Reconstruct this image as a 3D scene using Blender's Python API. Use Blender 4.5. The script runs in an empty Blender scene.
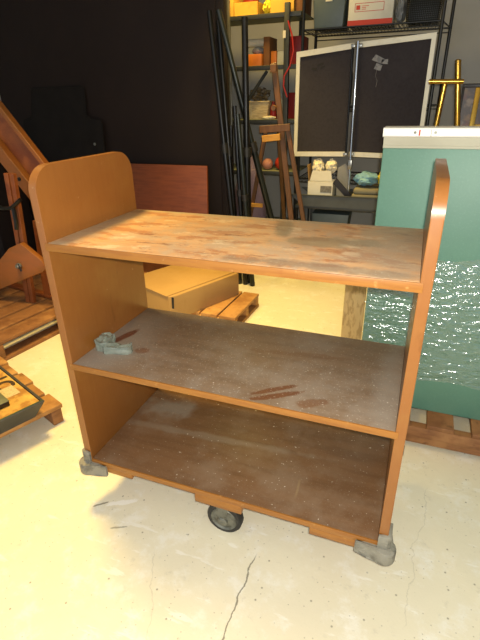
import bpy, bmesh, math, random
from mathutils import Vector, Matrix, noise

random.seed(7)
scene = bpy.context.scene
COL = scene.collection
R = math.radians

# ------------------------------------------------------------------ materials
def lin(h):
    h = h.lstrip('#')
    out = []
    for i in (0, 2, 4):
        c = int(h[i:i + 2], 16) / 255
        out.append(c / 12.92 if c <= .04045 else ((c + .055) / 1.055) ** 2.4)
    return (*out, 1)

class NT:
    def __init__(self, m):
        self.t = m.node_tree
        self.n = self.t.nodes
    def new(self, kind, **kw):
        nd = self.n.new(kind)
        for k, v in kw.items():
            setattr(nd, k, v)
        return nd
    def put(self, sock, v):
        if isinstance(v, bpy.types.NodeSocket):
            self.t.links.new(v, sock)
        else:
            sock.default_value = v
    def math(self, op, a, b=0.0, clamp=False):
        nd = self.new('ShaderNodeMath', operation=op, use_clamp=clamp)
        self.put(nd.inputs[0], a)
        self.put(nd.inputs[1], b)
        return nd.outputs[0]
    def smooth(self, v, lo, hi):
        nd = self.new('ShaderNodeMapRange', interpolation_type='SMOOTHSTEP')
        self.put(nd.inputs[0], v)
        nd.inputs[1].default_value = lo
        nd.inputs[2].default_value = hi
        nd.inputs[3].default_value = 0
        nd.inputs[4].default_value = 1
        return nd.outputs[0]
    def coords(self, stretch=(1, 1, 1), rot=(0, 0, 0), loc=(0, 0, 0)):
        tc = self.new('ShaderNodeTexCoord')
        mp = self.new('ShaderNodeMapping')
        self.t.links.new(tc.outputs['Object'], mp.inputs[0])
        mp.inputs['Scale'].default_value = stretch
        mp.inputs['Rotation'].default_value = rot
        mp.inputs['Location'].default_value = loc
        return mp.outputs[0]
    def noise(self, vec, scale, detail=4, rough=.55):
        nd = self.new('ShaderNodeTexNoise')
        self.t.links.new(vec, nd.inputs['Vector'])
        nd.inputs['Scale'].default_value = scale
        nd.inputs['Detail'].default_value = detail
        nd.inputs['Roughness'].default_value = rough
        return nd.outputs[0]

def mat(name, base, rough=.5, metal=0.0, layers=(), bump=None, spec=.5, coat=0.0, trans=0.0, rough_var=0.0):
    """layers are painted one over another: each is a dict with col and a mask"""
    m = bpy.data.materials.new(name)
    m.use_nodes = True
    t = NT(m)
    bs = t.n['Principled BSDF']
    bs.inputs['Roughness'].default_value = rough
    bs.inputs['Metallic'].default_value = metal
    bs.inputs['Specular IOR Level'].default_value = spec
    bs.inputs['Coat Weight'].default_value = coat
    bs.inputs['Coat Roughness'].default_value = .12
    bs.inputs['Transmission Weight'].default_value = trans
    cur = lin(base)
    for L in layers:
        st = L.get('stretch', (1, 1, 1))
        vec = t.coords(st, L.get('rot', (0, 0, 0)), L.get('loc', (0, 0, 0)))
        k = L.get('kind', 'noise')
        if k == 'noise':
            v = t.noise(vec, L['scale'], L.get('detail', 4), L.get('rough', .6))
            f = t.smooth(v, L['lo'], L['hi'])
        elif k == 'spots':
            nd = t.new('ShaderNodeTexVoronoi', voronoi_dimensions=L.get('dim', '2D'))
            t.t.links.new(vec, nd.inputs['Vector'])
            nd.inputs['Scale'].default_value = L['scale']
            a = t.math('SUBTRACT', 1.0, t.smooth(nd.outputs['Distance'], L['lo'], L['hi']))
            sep = t.new('ShaderNodeSeparateColor')
            t.t.links.new(nd.outputs['Color'], sep.inputs[0])
            f = t.math('MULTIPLY', a, t.smooth(sep.outputs[0], L.get('keep', .7), L.get('keep', .7) + .02))
        elif k == 'blob':
            cx, cy, rx, ry, an = L['at']
            tc = t.new('ShaderNodeTexCoord')
            vs = t.new('ShaderNodeVectorMath', operation='SUBTRACT')
            t.t.links.new(tc.outputs['Object'], vs.inputs[0])
            vs.inputs[1].default_value = (cx, cy, 0)
            vr = t.new('ShaderNodeVectorRotate', rotation_type='Z_AXIS')
            t.t.links.new(vs.outputs[0], vr.inputs['Vector'])
            vr.inputs['Angle'].default_value = -an
            sp = t.new('ShaderNodeSeparateXYZ')
            t.t.links.new(vr.outputs[0], sp.inputs[0])
            a = t.math('DIVIDE', sp.outputs[0], rx)
            b = t.math('DIVIDE', sp.outputs[1], ry)
            d = t.math('SQRT', t.math('ADD', t.math('MULTIPLY', a, a), t.math('MULTIPLY', b, b)))
            w = t.noise(vec, L.get('scale', 20), 4)
            d = t.math('ADD', d, t.math('MULTIPLY', t.math('SUBTRACT', w, .5), L.get('warp', 1.2)))
            f = t.math('SUBTRACT', 1.0, t.smooth(d, L.get('lo', .7), L.get('hi', 1.1)))
        elif k == 'crack':
            x0, y0, slope, y1, wd = L['at']      # a thin wandering line running mostly along y
            sp = t.new('ShaderNodeSeparateXYZ')
            t.t.links.new(vec, sp.inputs[0])
            w = t.noise(vec, L.get('scale', 9), 5)
            dx = t.math('SUBTRACT', sp.outputs[0], t.math('ADD', x0, t.math('MULTIPLY', t.math('SUBTRACT', sp.outputs[1], y0), slope)))
            dx = t.math('ADD', dx, t.math('MULTIPLY', t.math('SUBTRACT', w, .5), L.get('warp', .06)))
            a = t.math('SUBTRACT', 1.0, t.smooth(t.math('ABSOLUTE', dx), wd * .4, wd))
            g = t.math('MULTIPLY', t.smooth(sp.outputs[1], min(y0, y1), min(y0, y1) + .04),
                       t.math('SUBTRACT', 1.0, t.smooth(sp.outputs[1], max(y0, y1) - .04, max(y0, y1))))
            f = t.math('MULTIPLY', a, g)
        f = t.math('MULTIPLY', f, L.get('amt', 1.0))
        mx = t.new('ShaderNodeMix', data_type='RGBA')
        t.put(mx.inputs[0], f)
        t.put(mx.inputs[6], cur)
        mx.inputs[7].default_value = lin(L['col'])
        cur = mx.outputs[2]
    t.put(bs.inputs['Base Color'], cur)
    if bump:
        sc, strength, st = bump
        v = t.noise(t.coords(st), sc, 5)
        bp = t.new('ShaderNodeBump')
        bp.inputs['Strength'].default_value = strength
        bp.inputs['Distance'].default_value = .01
        t.t.links.new(v, bp.inputs['Height'])
        t.t.links.new(bp.outputs[0], bs.inputs['Normal'])
    if rough_var:
        v = t.noise(t.coords((1, 1, 1)), 14, 4)
        t.put(bs.inputs['Roughness'], t.math('ADD', rough - rough_var / 2, t.math('MULTIPLY', v, rough_var), True))
    return m

def grain(c2, amt=.6, st=(1, 1, .06), scale=60, lo=.4, hi=.65):
    return dict(col=c2, scale=scale, stretch=st, lo=lo, hi=hi, amt=amt)

M = {}
M['panel_wood'] = mat('panel_wood', '#8e5926', .36, layers=[
    grain('#854f1d', .28, (1, 1, .1), 70), dict(col='#97672f', scale=6, lo=.45, hi=.7, amt=.5),
    dict(col='#8a4a16', scale=3, lo=.55, hi=.75, amt=.35),
    dict(col='#8a5218', scale=22, stretch=(1, 1, .35), lo=.6, hi=.72, amt=.35, detail=7),
    dict(col='#c8a67c', scale=34, lo=.63, hi=.72, amt=.45, detail=8, rough=.7),
    dict(col='#6e4114', scale=14, loc=(2, 3, 1), stretch=(1, 1, .3), lo=.62, hi=.7, amt=.5, detail=8)], coat=.12)
M['edge_wood'] = mat('edge_wood', '#9c6628', .4, layers=[
    grain('#8a5420', .6, (.1, 1, 1), 90), dict(col='#c49658', scale=30, lo=.6, hi=.72, amt=.5),
    dict(col='#8a4a16', scale=12, lo=.62, hi=.75, amt=.4)])
M['top_shelf'] = mat('top_shelf', '#d2a474', .55, layers=[
    grain('#b67a46', .45, (.12, 1, 1), 40),
    dict(col='#b89c7e', scale=10, lo=.44, hi=.58, amt=.7, detail=9, rough=.72),
    dict(col='#a8602e', scale=9, stretch=(.6, 1.4, 1), lo=.53, hi=.58, amt=.6, detail=9, rough=.7),
    dict(col='#7e4622', scale=18, stretch=(.5, 1.5, 1), lo=.59, hi=.64, amt=.65, detail=9, rough=.72),
    dict(col='#e2caa4', scale=13, loc=(3, 1, 0), stretch=(.7, 1.3, 1), lo=.55, hi=.64, amt=.6, detail=9, rough=.7),
    dict(col='#6e6650', kind='blob', at=(.60, .36, .03, .11, R(12)), scale=18, amt=.6, warp=1.8, lo=.5, hi=1.2),
    dict(col='#857a5e', kind='blob', at=(.77, .25, .15, .06, R(12)), scale=18, amt=.65, warp=2.0, lo=.5, hi=1.2),
    dict(col='#86725c', kind='blob', at=(.78, .035, .3, .03, 0), scale=22, amt=.7, warp=1.8, lo=.5, hi=1.2),
    dict(col='#9c8a72', kind='blob', at=(.95, .25, .14, .3, 0), scale=12, amt=.6, warp=1.6, lo=.4, hi=1.2),
    dict(col='#a89274', kind='blob', at=(.03, .22, .05, .3, 0), scale=14, amt=.8, warp=1.0, lo=.5, hi=1.2),
    dict(col='#a89a84', kind='blob', at=(.45, .455, .5, .02, 0), scale=14, amt=.6, warp=1.2, lo=.5, hi=1.2),
    dict(col='#b9ae98', scale=150, lo=.58, hi=.68, amt=.45)], bump=(60, .1, (.3, 1, 1)))
M['middle_shelf'] = mat('middle_shelf', '#7c6650', .5, layers=[
    grain('#675340', .5, (.15, 1, 1), 30),
    dict(col='#8c7f70', scale=5, lo=.42, hi=.64, amt=.6, detail=8, rough=.65),
    dict(col='#948e84', kind='blob', at=(.05, .2, .14, .3, 0), scale=10, amt=.55, warp=1.2, lo=.2, hi=1.2),
    dict(col='#928a7e', kind='blob', at=(.97, .2, .05, .3, 0), scale=12, amt=.5, warp=1.2, lo=.2, hi=1.2),
    dict(col='#64391c', kind='blob', at=(.655, .075, .085, .012, R(38)), scale=22, amt=.85, warp=1.3),
    dict(col='#64391c', kind='blob', at=(.668, .048, .095, .013, R(32)), scale=22, amt=.85, warp=1.3),
    dict(col='#6a4326', kind='blob', at=(.775, .05, .05, .02, R(30)), scale=22, amt=.6, warp=1.6),
    dict(col='#6c4a30', kind='blob', at=(.70, .30, .2, .015, R(8)), scale=18, amt=.4, warp=2.2),
    dict(col='#5f301c', kind='blob', at=(.055, .225, .018, .07, R(-14)), scale=20, amt=.9, warp=.9),
    dict(col='#6d4228', kind='blob', at=(.17, .15, .03, .02, 0), scale=20, amt=.6, warp=1.2),
    dict(col='#b0a898', scale=170, lo=.62, hi=.70, amt=.5, detail=2),
    dict(col='#d6d0c0', scale=85, lo=.70, hi=.75, amt=.75, detail=3)], bump=(90, .08, (1, 1, 1)))
M['bottom_shelf'] = mat('bottom_shelf', '#76563a', .42, layers=[
    grain('#5f432a', .55, (.12, 1, 1), 26),
    dict(col='#86705a', scale=5, lo=.44, hi=.66, amt=.6, detail=8, rough=.65),
    dict(col='#96805c', kind='crack', at=(.735, .06, -.03, .17, .005), scale=4, warp=.02, amt=.5),
    dict(col='#9c988e', kind='blob', at=(.12, .36, .15, .07, R(10)), scale=14, amt=.5, warp=2.0, lo=.3, hi=1.2),
    dict(col='#948672', kind='blob', at=(.35, .25, .5, .02, R(4)), scale=14, amt=.4, warp=2.0, lo=.3, hi=1.2),
    dict(col='#948a7c', scale=180, lo=.62, hi=.70, amt=.45, detail=2),
    dict(col='#dcd6c6', scale=70, lo=.685, hi=.74, amt=.8, detail=3),
    dict(col='#d2ccbc', kind='spots', scale=48, lo=.04, hi=.10, keep=.90, amt=.6)], bump=(90, .06, (1, 1, 1)))
M['cast_iron'] = mat('cast_iron', '#8d897c', .5, .2, layers=[
    dict(col='#5a564c', scale=26, lo=.45, hi=.65, amt=.7), dict(col='#a7a396', scale=60, lo=.6, hi=.72, amt=.5)], bump=(70, .35, (1, 1, 1)))
M['rubber'] = mat('rubber', '#25231f', .6, layers=[dict(col='#4a463f', scale=30, lo=.5, hi=.7, amt=.5)])
M['wheel_metal'] = mat('wheel_metal', '#77766a', .45, .5, layers=[dict(col='#4e4c40', scale=30, lo=.45, hi=.65, amt=.7)])
M['floor'] = mat('floor', '#e2dac0', .42, layers=[
    dict(col='#d8cfb4', scale=1.6, lo=.4, hi=.7, amt=.6),
    dict(col='#ebe8dc', scale=9, lo=.5, hi=.66, amt=.6, detail=9, rough=.7),
    dict(col='#c6bfa9', scale=22, lo=.56, hi=.68, amt=.5, detail=9, rough=.75),
    dict(col='#f0ede3', scale=14, stretch=(.35, 1.6, 1), rot=(0, 0, R(35)), lo=.6, hi=.66, amt=.5, detail=8),
    dict(col='#a79f88', scale=160, lo=.66, hi=.72, amt=.55),
    dict(col='#8d8672', kind='spots', scale=13, lo=.02, hi=.06, keep=.80, amt=.8),
    dict(col='#9b927c', kind='spots', scale=45, lo=.05, hi=.12, keep=.88, amt=.6),
    dict(col='#6f6a5a', kind='crack', at=(.632, .0, .02, -.36, .0032), scale=11, warp=.05, amt=.8),
    dict(col='#85806f', kind='crack', at=(.735, .30, .15, .2, .003), scale=14, warp=.04, amt=.6),
    dict(col='#8f8975', kind='crack', at=(.30, -.1, -.5, -.5, .002), scale=8, warp=.08, amt=.22),
    dict(col='#8f8975', kind='crack', at=(1.16, .5, .1, -.1, .002), scale=8, warp=.09, amt=.22),
    dict(col='#f2efe4', kind='blob', at=(.08, .02, .07, .012, R(30)), scale=24, warp=2.4, amt=.8),
    dict(col='#77705c', kind='blob', at=(.01, -.012, .03, .005, R(40)), scale=40, warp=2.2, amt=.8),
    dict(col='#88816c', kind='blob', at=(.13, -.08, .03, .004, R(25)), scale=40, warp=2.2, amt=.7)],
    bump=(22, .12, (1, 1, 1)), rough_var=.25)
M['wall'] = mat('wall', '#b6b5b0', .8, layers=[dict(col='#adaca6', scale=3, lo=.4, hi=.7, amt=.6)], bump=(120, .05, (1, 1, 1)))
M['ceiling'] = mat('ceiling', '#c9c6bc', .9, layers=[dict(col='#b8b4a8', scale=3, lo=.4, hi=.7, amt=.5)])
M['partition'] = mat('partition', '#211815', .75, layers=[dict(col='#1c1412', scale=160, lo=.4, hi=.7, amt=.6), dict(col='#261c18', scale=2, lo=.4, hi=.7, amt=.5)], bump=(300, .1, (1, 1, 1)), spec=.25)
M['partition_edge'] = mat('partition_edge', '#201713', .7, layers=[dict(col='#18110e', scale=80, lo=.4, hi=.7, amt=.6)], spec=.3)
M['mat_plastic'] = mat('mat_plastic', '#1e1b19', .75, spec=.15, layers=[dict(col='#161413', scale=8, lo=.4, hi=.7, amt=.6), dict(col='#22201e', scale=60, lo=.55, hi=.7, amt=.4)])
M['cherry'] = mat('cherry', '#7c3f1c', .5, layers=[grain('#642e12', .7, (.08, 1, 1), 60), dict(col='#8a4a22', scale=5, lo=.5, hi=.7, amt=.5)])
M['green'] = mat('green', '#608a75', .45, layers=[dict(col='#57806d', scale=3, lo=.4, hi=.7, amt=.6), dict(col='#6c9682', scale=120, lo=.5, hi=.7, amt=.35), dict(col='#3f6e5e', kind='spots', scale=14, lo=.01, hi=.06, keep=.9, amt=.8)], bump=(240, .08, (1, 1, 1)))
M['rim_white'] = mat('rim_white', '#ece8dc', .35, layers=[dict(col='#ddd8c8', scale=12, lo=.5, hi=.7, amt=.4)])
M['rim_cream'] = mat('rim_cream', '#bdb9a4', .4, layers=[dict(col='#aaa58e', scale=9, stretch=(.2, 1, 1), lo=.45, hi=.65, amt=.5)])
M['pallet'] = mat('pallet', '#8a5d36', .65, layers=[grain('#6a4020', .7, (.15, .15, 1), 46), dict(col='#a97a4a', scale=7, lo=.5, hi=.7, amt=.6), dict(col='#54341c', scale=18, lo=.6, hi=.72, amt=.6)], bump=(60, .2, (1, 1, 1)))
M['pallet_light'] = mat('pallet_light', '#b1824a', .65, layers=[grain('#8a5a2c', .7, (.2, .2, 1), 40), dict(col='#c79a5e', scale=6, lo=.5, hi=.7, amt=.6), dict(col='#5e3c1e', scale=14, lo=.6, hi=.72, amt=.6)], bump=(60, .2, (1, 1, 1)))
M['cardboard'] = mat('cardboard', '#ac8852', .8, layers=[dict(col='#9e7b48', scale=3, lo=.4, hi=.7, amt=.6), dict(col='#9f7a46', scale=30, stretch=(1, 1, .2), lo=.55, hi=.7, amt=.3)])
M['corrugated'] = mat('corrugated', '#cbb07c', .8, layers=[dict(col='#9a7c4c', scale=40, stretch=(1.2, 1.2, .35), rot=(0, R(35), 0), lo=.48, hi=.6, amt=.6), dict(col='#c0a26c', scale=9, lo=.5, hi=.7, amt=.4)], bump=(80, .3, (1, 1, .3)))
M['loom_wood'] = mat('loom_wood', '#7e441e', .45, layers=[grain('#6c3212', .7, (.1, .1, .3), 50), dict(col='#a85f2a', scale=6, lo=.5, hi=.7, amt=.5)])
M['loom_light'] = mat('loom_light', '#85501f', .4, layers=[grain('#96551f', .6, (.1, .1, .3), 50)])
M['black_metal'] = mat('black_metal', '#121211', .3, .3, layers=[dict(col='#23231f', scale=20, lo=.55, hi=.7, amt=.6)])
M['black_plastic'] = mat('black_plastic', '#171615', .5)
M['grey_pole'] = mat('grey_pole', '#2c302c', .28, .5, layers=[dict(col='#1c1e1a', scale=30, stretch=(1, 1, .1), lo=.5, hi=.7, amt=.6)])
M['shelf_metal'] = mat('shelf_metal', '#3b3d3a', .5, .4, layers=[dict(col='#2a2b29', scale=20, lo=.5, hi=.7, amt=.6)])
M['shelf_board'] = mat('shelf_board', '#8a8c6c', .55, layers=[dict(col='#6e7056', scale=8, lo=.45, hi=.7, amt=.6)])
M['wire'] = mat('wire', '#2b2b29', .4, .6)
M['steel'] = mat('steel', '#8f8f8a', .3, .8, layers=[dict(col='#6a6a66', scale=30, lo=.5, hi=.7, amt=.4)])
M['chrome'] = mat('chrome', '#d2d4d6', .1, 1.0)
M['brass'] = mat('brass', '#b8903e', .2, 1.0, layers=[dict(col='#9a7428', scale=20, lo=.5, hi=.7, amt=.5)])
M['alu'] = mat('alu', '#d8d2bc', .45, .15, layers=[dict(col='#c4bca2', scale=14, lo=.5, hi=.7, amt=.4)])
M['felt'] = mat('felt', '#373336', .85, layers=[dict(col='#2c292b', scale=60, lo=.4, hi=.7, amt=.5), dict(col='#413d3f', scale=3, lo=.5, hi=.7, amt=.4)], spec=.2)
M['smudge'] = mat('smudge', '#1c1816', .8)
M['tape'] = mat('tape', '#7a756c', .3, layers=[dict(col='#4a4642', scale=40, lo=.45, hi=.6, amt=.7)])
M['tray_grey'] = mat('tray_grey', '#454a4c', .55, layers=[dict(col='#383c3e', scale=8, lo=.45, hi=.7, amt=.6)])
M['dark_grey'] = mat('dark_grey', '#33383a', .5, layers=[dict(col='#2a2e30', scale=7, lo=.45, hi=.7, amt=.6)])
M['tote'] = mat('tote', '#4f5a58', .45, layers=[dict(col='#454e4c', scale=8, lo=.45, hi=.7, amt=.6)])
M['white_card'] = mat('white_card', '#dcd6c2', .7, layers=[dict(col='#cbc4ae', scale=6, lo=.5, hi=.7, amt=.5)])
M['paper'] = mat('paper', '#e2d8bc', .8, layers=[dict(col='#cbbf9e', scale=14, lo=.5, hi=.7, amt=.5)])
M['print_grey'] = mat('print_grey', '#6f6a60', .7, layers=[dict(col='#8c877c', scale=60, lo=.45, hi=.55, amt=.7)])
M['red'] = mat('red', '#8e1712', .5, layers=[dict(col='#701010', scale=7, lo=.45, hi=.7, amt=.5)])
M['red_print'] = mat('red_print', '#c63a20', .6)
M['red_cable'] = mat('red_cable', '#c22a18', .45)
M['yellow_box'] = mat('yellow_box', '#d9a83e', .7, layers=[dict(col='#c48c2c', scale=8, lo=.45, hi=.7, amt=.6)])
M['yellow_cloth'] = mat('yellow_cloth', '#e2cf3a', .8, layers=[dict(col='#c4ae26', scale=14, lo=.45, hi=.7, amt=.6)])
M['orange'] = mat('orange', '#cf7420', .55, layers=[dict(col='#b25c14', scale=9, lo=.45, hi=.7, amt=.5)])
M['brown_box'] = mat('brown_box', '#7d5026', .75, layers=[dict(col='#693f1c', scale=6, lo=.45, hi=.7, amt=.5)])
M['clear_plastic'] = mat('clear_plastic', '#c8c4b0', .25, layers=[dict(col='#aaa58e', scale=20, lo=.45, hi=.7, amt=.5)])
M['basket'] = mat('basket', '#dcc594', .7, layers=[dict(col='#b09468', scale=50, stretch=(.3, .3, 1.6), lo=.45, hi=.6, amt=.6)], bump=(60, .4, (.4, .4, 1.6)))
M['mixed'] = mat('mixed', '#6a5a3a', .7, layers=[dict(col='#8c8a84', scale=24, lo=.5, hi=.6, amt=.8), dict(col='#3a2c1c', scale=30, loc=(2, 1, 0), lo=.55, hi=.62, amt=.9)])
M['lavender'] = mat('lavender', '#5e5068', .85, layers=[dict(col='#4c4056', scale=6, lo=.45, hi=.7, amt=.6)])
M['pink'] = mat('pink', '#c98a78', .6)
M['blue_cloth'] = mat('blue_cloth', '#86b2c2', .8, layers=[dict(col='#5c8ea2', scale=12, lo=.45, hi=.65, amt=.7)])
M['khaki'] = mat('khaki', '#8a8266', .8, layers=[dict(col='#766e54', scale=9, lo=.45, hi=.7, amt=.5)])
M['grey_sheet'] = mat('grey_sheet', '#8d8b84', .6, layers=[dict(col='#7b7972', scale=8, lo=.45, hi=.7, amt=.5)])
M['bag'] = mat('bag', '#9a9a96', .35, layers=[dict(col='#82827e', scale=9, lo=.45, hi=.7, amt=.6)])
M['easel_wood'] = mat('easel_wood', '#64421f', .5, layers=[grain('#4a2e12', .6, (1, 1, .1), 60), dict(col='#7c4d22', scale=8, lo=.5, hi=.7, amt=.5)])
M['easel_light'] = mat('easel_light', '#c08a34', .5, layers=[grain('#a06e24', .5, (.2, 1, 1), 60)])
M['picture'] = mat('picture', '#3c2a22', .4, layers=[dict(col='#7c5a30', scale=9, lo=.5, hi=.62, amt=.8), dict(col='#5f2c20', scale=7, loc=(4, 2, 1), lo=.52, hi=.62, amt=.8), dict(col='#8d7a66', scale=6, loc=(1, 7, 3), lo=.58, hi=.66, amt=.7)])
M['dark_frame'] = mat('dark_frame', '#1d1714', .4)
M['yellow_sheet'] = mat('yellow_sheet', '#c09448', .45, layers=[dict(col='#94602a', scale=14, stretch=(1, 1, 1), lo=.48, hi=.58, amt=.7, detail=8), dict(col='#e0bd62', scale=7, loc=(1, 2, 0), lo=.5, hi=.7, amt=.5)])
M['tray_dark'] = mat('tray_dark', '#413f3a', .5, layers=[dict(col='#34332b', scale=14, lo=.45, hi=.7, amt=.6)])
M['tray_green'] = mat('tray_green', '#3f5236', .5)
M['ink'] = mat('ink', '#3c2a14', .7)
M['ticket'] = mat('ticket', '#c8b284', .75, layers=[dict(col='#a08c62', scale=120, lo=.52, hi=.6, amt=.6)])
M['book_green'] = mat('book_green', '#6e6e54', .5, layers=[dict(col='#585a42', scale=14, lo=.45, hi=.65, amt=.6)])
M['rope'] = mat('rope', '#a59a84', .9)
M['moss'] = mat('frosted', '#b4bdb0', .2, layers=[dict(col='#8b9a8e', scale=30, lo=.45, hi=.65, amt=.6), dict(col='#c2ccc2', scale=50, lo=.6, hi=.7, amt=.5)], trans=.6, bump=(50, .35, (1, 1, 1)))

def film_material():
    m = bpy.data.materials.new('stretch_film')
    m.use_nodes = True
    t = NT(m)
    t.n.remove(t.n['Principled BSDF'])
    out = [x for x in t.n if x.type == 'OUTPUT_MATERIAL'][0]
    tr = t.new('ShaderNodeBsdfTransparent')
    tr.inputs[0].default_value = (.94, .95, .94, 1)
    gl = t.new('ShaderNodeBsdfGlossy')
    gl.inputs['Roughness'].default_value = .15
    gl.inputs['Color'].default_value = (1, 1, 1, 1)
    v = t.noise(t.coords((.5, 1, 1.5), (0, R(14), 0)), 30, 3, .6)
    bp = t.new('ShaderNodeBump')
    bp.inputs['Strength'].default_value = .9
    bp.inputs['Distance'].default_value = .014
    t.t.links.new(v, bp.inputs['Height'])
    t.t.links.new(bp.outputs[0], gl.inputs['Normal'])
    mx = t.new('ShaderNodeMixShader')
    mx.inputs[0].default_value = .14
    t.t.links.new(tr.outputs[0], mx.inputs[1])
    t.t.links.new(gl.outputs[0], mx.inputs[2])
    t.t.links.new(mx.outputs[0], out.inputs[0])
    return m
M['film'] = film_material()

# ------------------------------------------------------------------ mesh tools
class B:
    def __init__(s):
        s.bm = bmesh.new()
    def box(s, a, b, bev=0.0, seg=2, mtx=None):
        a, b = Vector(a), Vector(b)
        r = bmesh.ops.create_cube(s.bm, size=1)
        vs = r['verts']
        for v in vs:
            v.co = Vector(((a[i] + b[i]) / 2 + v.co[i] * abs(b[i] - a[i])) for i in range(3))
        if bev:
            es = list({e for v in vs for e in v.link_edges})
            rb = bmesh.ops.bevel(s.bm, geom=es, offset=bev, segments=seg, affect='EDGES', profile=.5)
            vs = list({v for f in rb['faces'] for v in f.verts} | {v for v in vs if v.is_valid})
        if mtx:
            for v in vs:
                v.co = mtx @ v.co
        return s
    def bar(s, p, q, w, h, up=(0, 0, 1), bev=.002):
        """a rectangular bar from p to q, w wide sideways and h deep along up"""
        p, q = Vector(p), Vector(q)
        d = (q - p)
        L = d.length
        d.normalize()
        x = d.cross(Vector(up)).normalized()
        y = x.cross(d).normalized()
        m = Matrix((x, y, d)).transposed().to_4x4()
        m.translation = p
        return s.box((-w / 2, -h / 2, 0), (w / 2, h / 2, L), bev, 1, m)
    def tube(s, pts, r, seg=12, cap=True):
        pts = [Vector(p) for p in pts]
        rs = r if isinstance(r, (list, tuple)) else [r] * len(pts)
        rings = []
        ref = None
        for i, p in enumerate(pts):
            d = (pts[min(i + 1, len(pts) - 1)] - pts[max(i - 1, 0)]).normalized()
            if ref is None:
                ref = Vector((0, 0, 1)) if abs(d.z) < .9 else Vector((1, 0, 0))
            x = (ref - d * ref.dot(d)).normalized()
            y = d.cross(x)
            ref = x
            rings.append([s.bm.verts.new(p + (x * math.cos(2 * math.pi * k / seg) + y * math.sin(2 * math.pi * k / seg)) * rs[i]) for k in range(seg)])
        for a, b in zip(rings, rings[1:]):
            for k in range(seg):
                s.bm.faces.new((a[k], a[(k + 1) % seg], b[(k + 1) % seg], b[k]))
        if cap:
            s.bm.faces.new(rings[0][::-1])
            s.bm.faces.new(rings[-1])
        return s
    def prism(s, poly, d0, d1, plane='xz', bev=0.0):
        """poly in the named plane, extruded between d0 and d1 along the third axis"""
        def to(u, v, d):
            return {'xz': (u, d, v), 'xy': (u, v, d), 'yz': (d, u, v)}[plane]
        A = [s.bm.verts.new(to(u, v, d0)) for u, v in poly]
        Bv = [s.bm.verts.new(to(u, v, d1)) for u, v in poly]
        n = len(poly)
        fs = [s.bm.faces.new(A), s.bm.faces.new(Bv[::-1])]
        for k in range(n):
            fs.append(s.bm.faces.new((A[k], Bv[k], Bv[(k + 1) % n], A[(k + 1) % n])))
        if bev:
            es = list({e for f in fs[:2] for e in f.edges})
            bmesh.ops.bevel(s.bm, geom=es, offset=bev, segments=2, affect='EDGES', profile=.5)
        return s
    def lathe(s, prof, c=(0, 0, 0), axis='z', seg=32):
        c = Vector(c)
        rings = []
        for r, h in prof:
            ring = []
            for k in range(seg):
                a = 2 * math.pi * k / seg
                u, v = r * math.cos(a), r * math.sin(a)
                o = {'z': (u, v, h), 'y': (u, h, v), 'x': (h, u, v)}[axis]
                ring.append(s.bm.verts.new(c + Vector(o)))
            rings.append(ring)
        for a, b in zip(rings, rings[1:]):
            for k in range(seg):
                s.bm.faces.new((a[k], a[(k + 1) % seg], b[(k + 1) % seg], b[k]))
        s.bm.faces.new(rings[0][::-1])
        s.bm.faces.new(rings[-1])
        return s
    def blob(s, c, r, amp=.25, freq=3.0, seed=0, sub=4):
        """a crumpled rounded lump"""
        vs = bmesh.ops.create_icosphere(s.bm, subdivisions=sub, radius=1)['verts']
        for v in vs:
            n = noise.noise(v.co * freq + Vector((seed * 7.3, seed * 3.1, seed))) + .5 * noise.noise(v.co * freq * 2.3 + Vector((seed, 5, seed)))
            k = 1 + amp * n
            v.co = Vector((c[i] + v.co[i] * r[i] * k) for i in range(3))
        return s
    def build(s, name, m, parent=None, loc=None, smooth=True):
        bmesh.ops.recalc_face_normals(s.bm, faces=s.bm.faces)
        me = bpy.data.meshes.new(name)
        s.bm.to_mesh(me)
        s.bm.free()
        me.materials.append(M[m] if isinstance(m, str) else m)
        if smooth:
            for p in me.polygons:
                p.use_smooth = True
            me.set_sharp_from_angle(angle=R(35))
        o = bpy.data.objects.new(name, me)
        COL.objects.link(o)
        if parent:
            o.parent = parent
        if loc:
            o.location = loc
        return o

def tag(o, label, cat, group=None, kind=None):
    o['label'] = label
    o['category'] = cat
    if group:
        o['group'] = group
    if kind:
        o['kind'] = kind
    return o

def thing(name, label, cat, loc=(0, 0, 0), rz=0.0, group=None):
    o = bpy.data.objects.new(name, None)
    o.empty_display_size = .1
    COL.objects.link(o)
    o.location = loc
    o.rotation_euler = (0, 0, rz)
    return tag(o, label, cat, group)

def struct(o):
    o['kind'] = 'structure'
    return o

def rounded(w, h, r, n=8, corners=(1, 1, 1, 1), x0=0, y0=0):
    """rectangle outline, corners listed bl, br, tr, tl; 0 keeps one square"""
    out = []
    for i, (cx, cy, a0) in enumerate(((r, r, 180), (w - r, r, 270), (w - r, h - r, 0), (r, h - r, 90))):
        if corners[i]:
            for k in range(n + 1):
                a = R(a0 + 90 * k / n)
                out.append((x0 + cx + r * math.cos(a), y0 + cy + r * math.sin(a)))
        else:
            out.append((x0 + (0 if i in (0, 3) else w), y0 + (0 if i < 2 else h)))
    return out

# ------------------------------------------------------------------ the room
struct(B().box((-4.2, -2.6, -.1), (3.4, 4.1, 0)).build('floor', 'floor'))
struct(B().box((-4.2, 3.9, 0), (3.4, 4.1, 3.0)).build('wall_back', 'wall'))
struct(B().box((-4.3, -2.6, 0), (-4.2, 4.1, 3.0)).build('wall_left', 'wall'))
struct(B().box((3.3, -2.6, 0), (3.4, 3.9, 3.0)).build('wall_right', 'wall'))
struct(B().box((-4.3, -2.6, 3.0), (3.4, 4.1, 3.1)).build('ceiling', 'ceiling'))

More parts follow.
